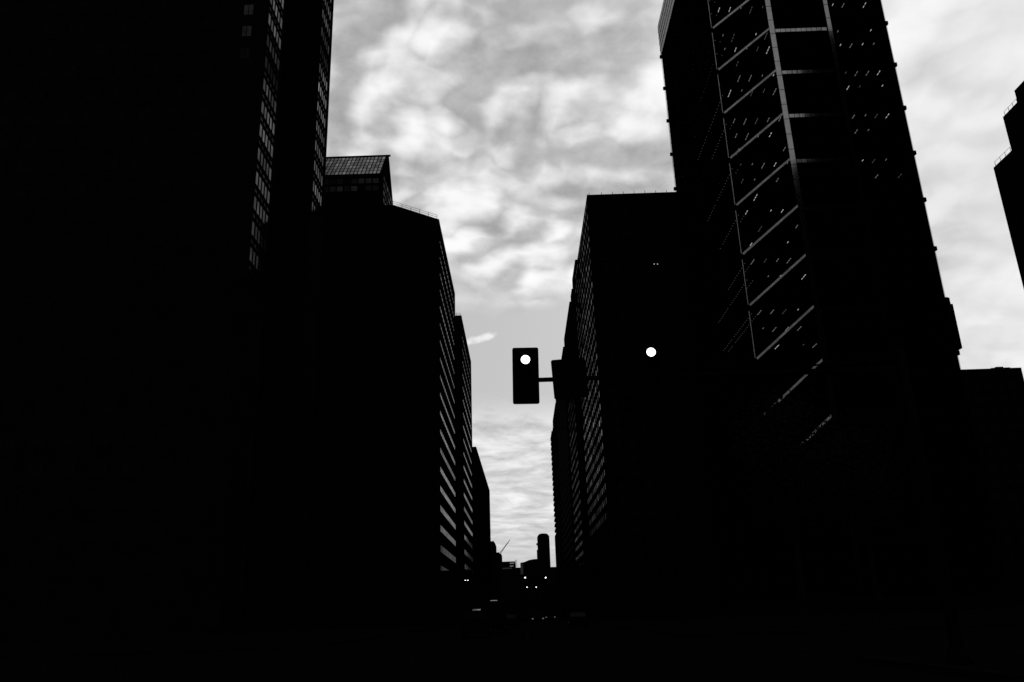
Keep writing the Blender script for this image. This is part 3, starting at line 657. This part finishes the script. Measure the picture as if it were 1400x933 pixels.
def make_car(kind, label, x, y, heading, lights=None):
    t = thing({'van': 'delivery_van', 'suv': 'sport_utility_car', 'sedan': 'sedan_car'}[kind], label, 'van' if kind == 'van' else 'car', (x, y, 0), 'vehicles waiting on the street')
    prof, win, hw = car_profile(kind); paint = 'car_paint'
    def tap(z): return hw * (1.0 if z < 1.0 else 1.0 - 0.16 * (z - 1.0) / 0.7) if kind != 'van' else hw * (1 - 0.03 * max(0, z - 1))
    bm = bmesh.new(); rows = []
    for (yy, z) in prof: rows.append([bm.verts.new((s * tap(z) * k, yy, z - (0.03 if k == 1 else 0))) for s, k in ((-1, 1), (-1, .86), (0, 0), (1, .86), (1, 1))])
    for A, B in zip(rows, rows[1:] + rows[:1]):
        for i in range(4): bm.faces.new((A[i], A[i + 1], B[i + 1], B[i]))
    for k in (0, 4): bm.faces.new([r[k] for r in rows])
    bmesh.ops.recalc_face_normals(bm, faces=bm.faces)
    body = meshobj(t, 'body', paint, bm, True, base=False)
    for s in (-1, 1):
        bm = bmesh.new(); vv = [bm.verts.new((s * (tap(z) + 0.012), yy, z)) for yy, z in win]; f = bm.faces.new(vv)
        bmesh.ops.solidify(bm, geom=[f], thickness=0.01); meshobj(t, 'side_window', 'car_glass', bm, base=False)
        for yy in (-1.4, 1.4):
            bm = bmesh.new(); tube(bm, (s * (hw - .2), yy, .34), (s * (hw + .01), yy, .34), .34, n=18); bmesh.ops.recalc_face_normals(bm, faces=bm.faces); wh = meshobj(t, 'wheel', 'rubber', bm, True, base=False)
            bm = bmesh.new(); tube(bm, (s * (hw - .05), yy, .34), (s * (hw + .02), yy, .34), .2, n=14); bmesh.ops.recalc_face_normals(bm, faces=bm.faces); meshobj(wh, 'rim', 'chrome', bm, True, base=False)
        yb = prof[1][0]; yf = prof[-2][0]; zl = .78
        for nm, yy, m_ in (('tail_light', yb - .02, 'faint_glow' if lights == 'tail' else 'black_metal'), ('headlight', yf + .0, 'faint_glow' if lights == 'head' else 'black_metal')):
            o = bpy.data.objects.new(nm, unit_mesh(m_)); COL.objects.link(o); o.parent = t; o.location = (s * (hw - .2), yy, zl); o.scale = (.22, .08, .12)
    tops = sorted(prof, key=lambda p_: -p_[1])[:2]; ya_, yb_ = sorted(p_[0] for p_ in tops); zt = min(p_[1] for p_ in tops)
    o = bpy.data.objects.new('roof_panel', unit_mesh('car_paint')); COL.objects.link(o); o.parent = t; o.location = (0, (ya_ + yb_) / 2, zt + 0.015); o.scale = (1.5 * tap(zt), yb_ - ya_, 0.03)
    if lights == 'off' and kind != 'sedan':
        o = bpy.data.objects.new('glint_strip', unit_mesh('roof_gloss')); COL.objects.link(o); o.parent = t; o.location = (0.1, prof[1][0] + 0.5, zt + 0.03); o.scale = (0.55, 0.5, 0.02); o.rotation_euler = (math.radians(9), 0, 0)  # tilted glossy strip added to catch a glint of sky
    # windscreen and rear window follow the body profile
    def quad(nm, a, b):
        bm = bmesh.new(); off = Vector((0, 0.012 if a[0] > 0 else -0.012, 0.012)); wv = [Vector((s * tap(p_[1]) * .84, p_[0], p_[1])) + off for p_, s in ((a, -1), (a, 1), (b, 1), (b, -1))]
        f = bm.faces.new([bm.verts.new(v) for v in wv]); bmesh.ops.recalc_face_normals(bm, faces=[f]); meshobj(t, nm, 'car_glass', bm, base=False)
    if kind == 'van': quad('windscreen', prof[6], prof[5])
    elif kind == 'suv': quad('windscreen', prof[6], prof[5]); quad('rear_window', prof[2], prof[3])
    else: quad('windscreen', prof[7], prof[6]); quad('rear_window', prof[3], prof[4])
    t.rotation_euler = (0, 0, heading)
    return t
make_car('suv', 'dark sport utility car with pale roof glint, in left lane behind the van', -3.2, 58, 0, 'off')
make_car('van', 'tall dark delivery van with pale roof glint, ahead of the sport utility car', -2.45, 70, 0, 'off')
make_car('sedan', 'dark sedan just beyond the delivery van', -1.6, 92, 0, 'off')
make_car('sedan', 'dark sedan with small lit headlights coming along the street', 1.9, 118, math.pi, 'head')
make_car('suv', 'dark sport utility car with lit headlights behind the oncoming sedan', 4.6, 150, math.pi, 'head')
make_car('sedan', 'dark sedan in the right lane with dim tail lights', 5.2, 84, 0, 'dark')

# ------------------------------------------------------------------ bare-edged street tree far down the right pavement
def make_tree(label, x, y, h, rad, leaves, seed, spread=0.22, leaf=0.16, group='street trees along the right pavement'):
    t = thing('street_tree', label, 'tree', (x, y, 0), group); rt = random.Random(seed)
    bm = bmesh.new(); tube(bm, (x, y, 0.1), (x + rt.uniform(-.2, .2), y, h * .45), .2 + h * .008, .10 + h * .005, 8); tips = []
    for i in range(14):
        a = rt.uniform(0, 6.28); rr = rad * rt.uniform(.15, .85); zz = h * (.93 - .45 * (rr / rad) ** 2 * rt.uniform(.6, 1.1))
        b = Vector((x + math.cos(a) * rr, y + math.sin(a) * rr, zz))
        s = Vector((x, y, h * rt.uniform(.28, .45))); m = s.lerp(b, .5) + Vector((0, 0, h * .04)); tube(bm, s, m, .10, .06, 6); tube(bm, m, b, .06, .02, 6)
        tips += [b, m.lerp(b, .5), m]
    meshobj(t, 'trunk', 'bark', bm)
    bm = bmesh.new()
    for i in range(leaves):
        c = rt.choice(tips) + Vector((rt.gauss(0, 1), rt.gauss(0, 1), rt.gauss(0, .8))) * rad * spread
        c.z = min(c.z, h)
        u = Vector((rt.uniform(-1, 1), rt.uniform(-1, 1), rt.uniform(-1, 1))).normalized() * leaf * rt.uniform(.6, 1.2); w = u.orthogonal().normalized() * leaf * .6
        bm.faces.new([bm.verts.new(c + v) for v in (-u, w, u, -w)])
    stuff(meshobj(t, 'crown', 'leaf', bm)); return t
q = atY(762.5, 775, 250)
make_tree('small leafy street tree far off beside the balcony tower', q.x + 1.2, 250, atY(762, 764.5, 250).z, 1.7, 2200, 11)
q = atY(1062, 560, 52)
make_tree('broad leafy street tree in front of the braced tower', q.x, 52, atY(1062, 540, 52).z, 4.2, 6500, 5, 0.20, 0.17)
q = atY(1165, 600, 62)
make_tree('lower leafy street tree next to the broad one before the braced tower', q.x, 62, atY(1165, 590, 62).z, 4.0, 5500, 8, 0.20, 0.17)
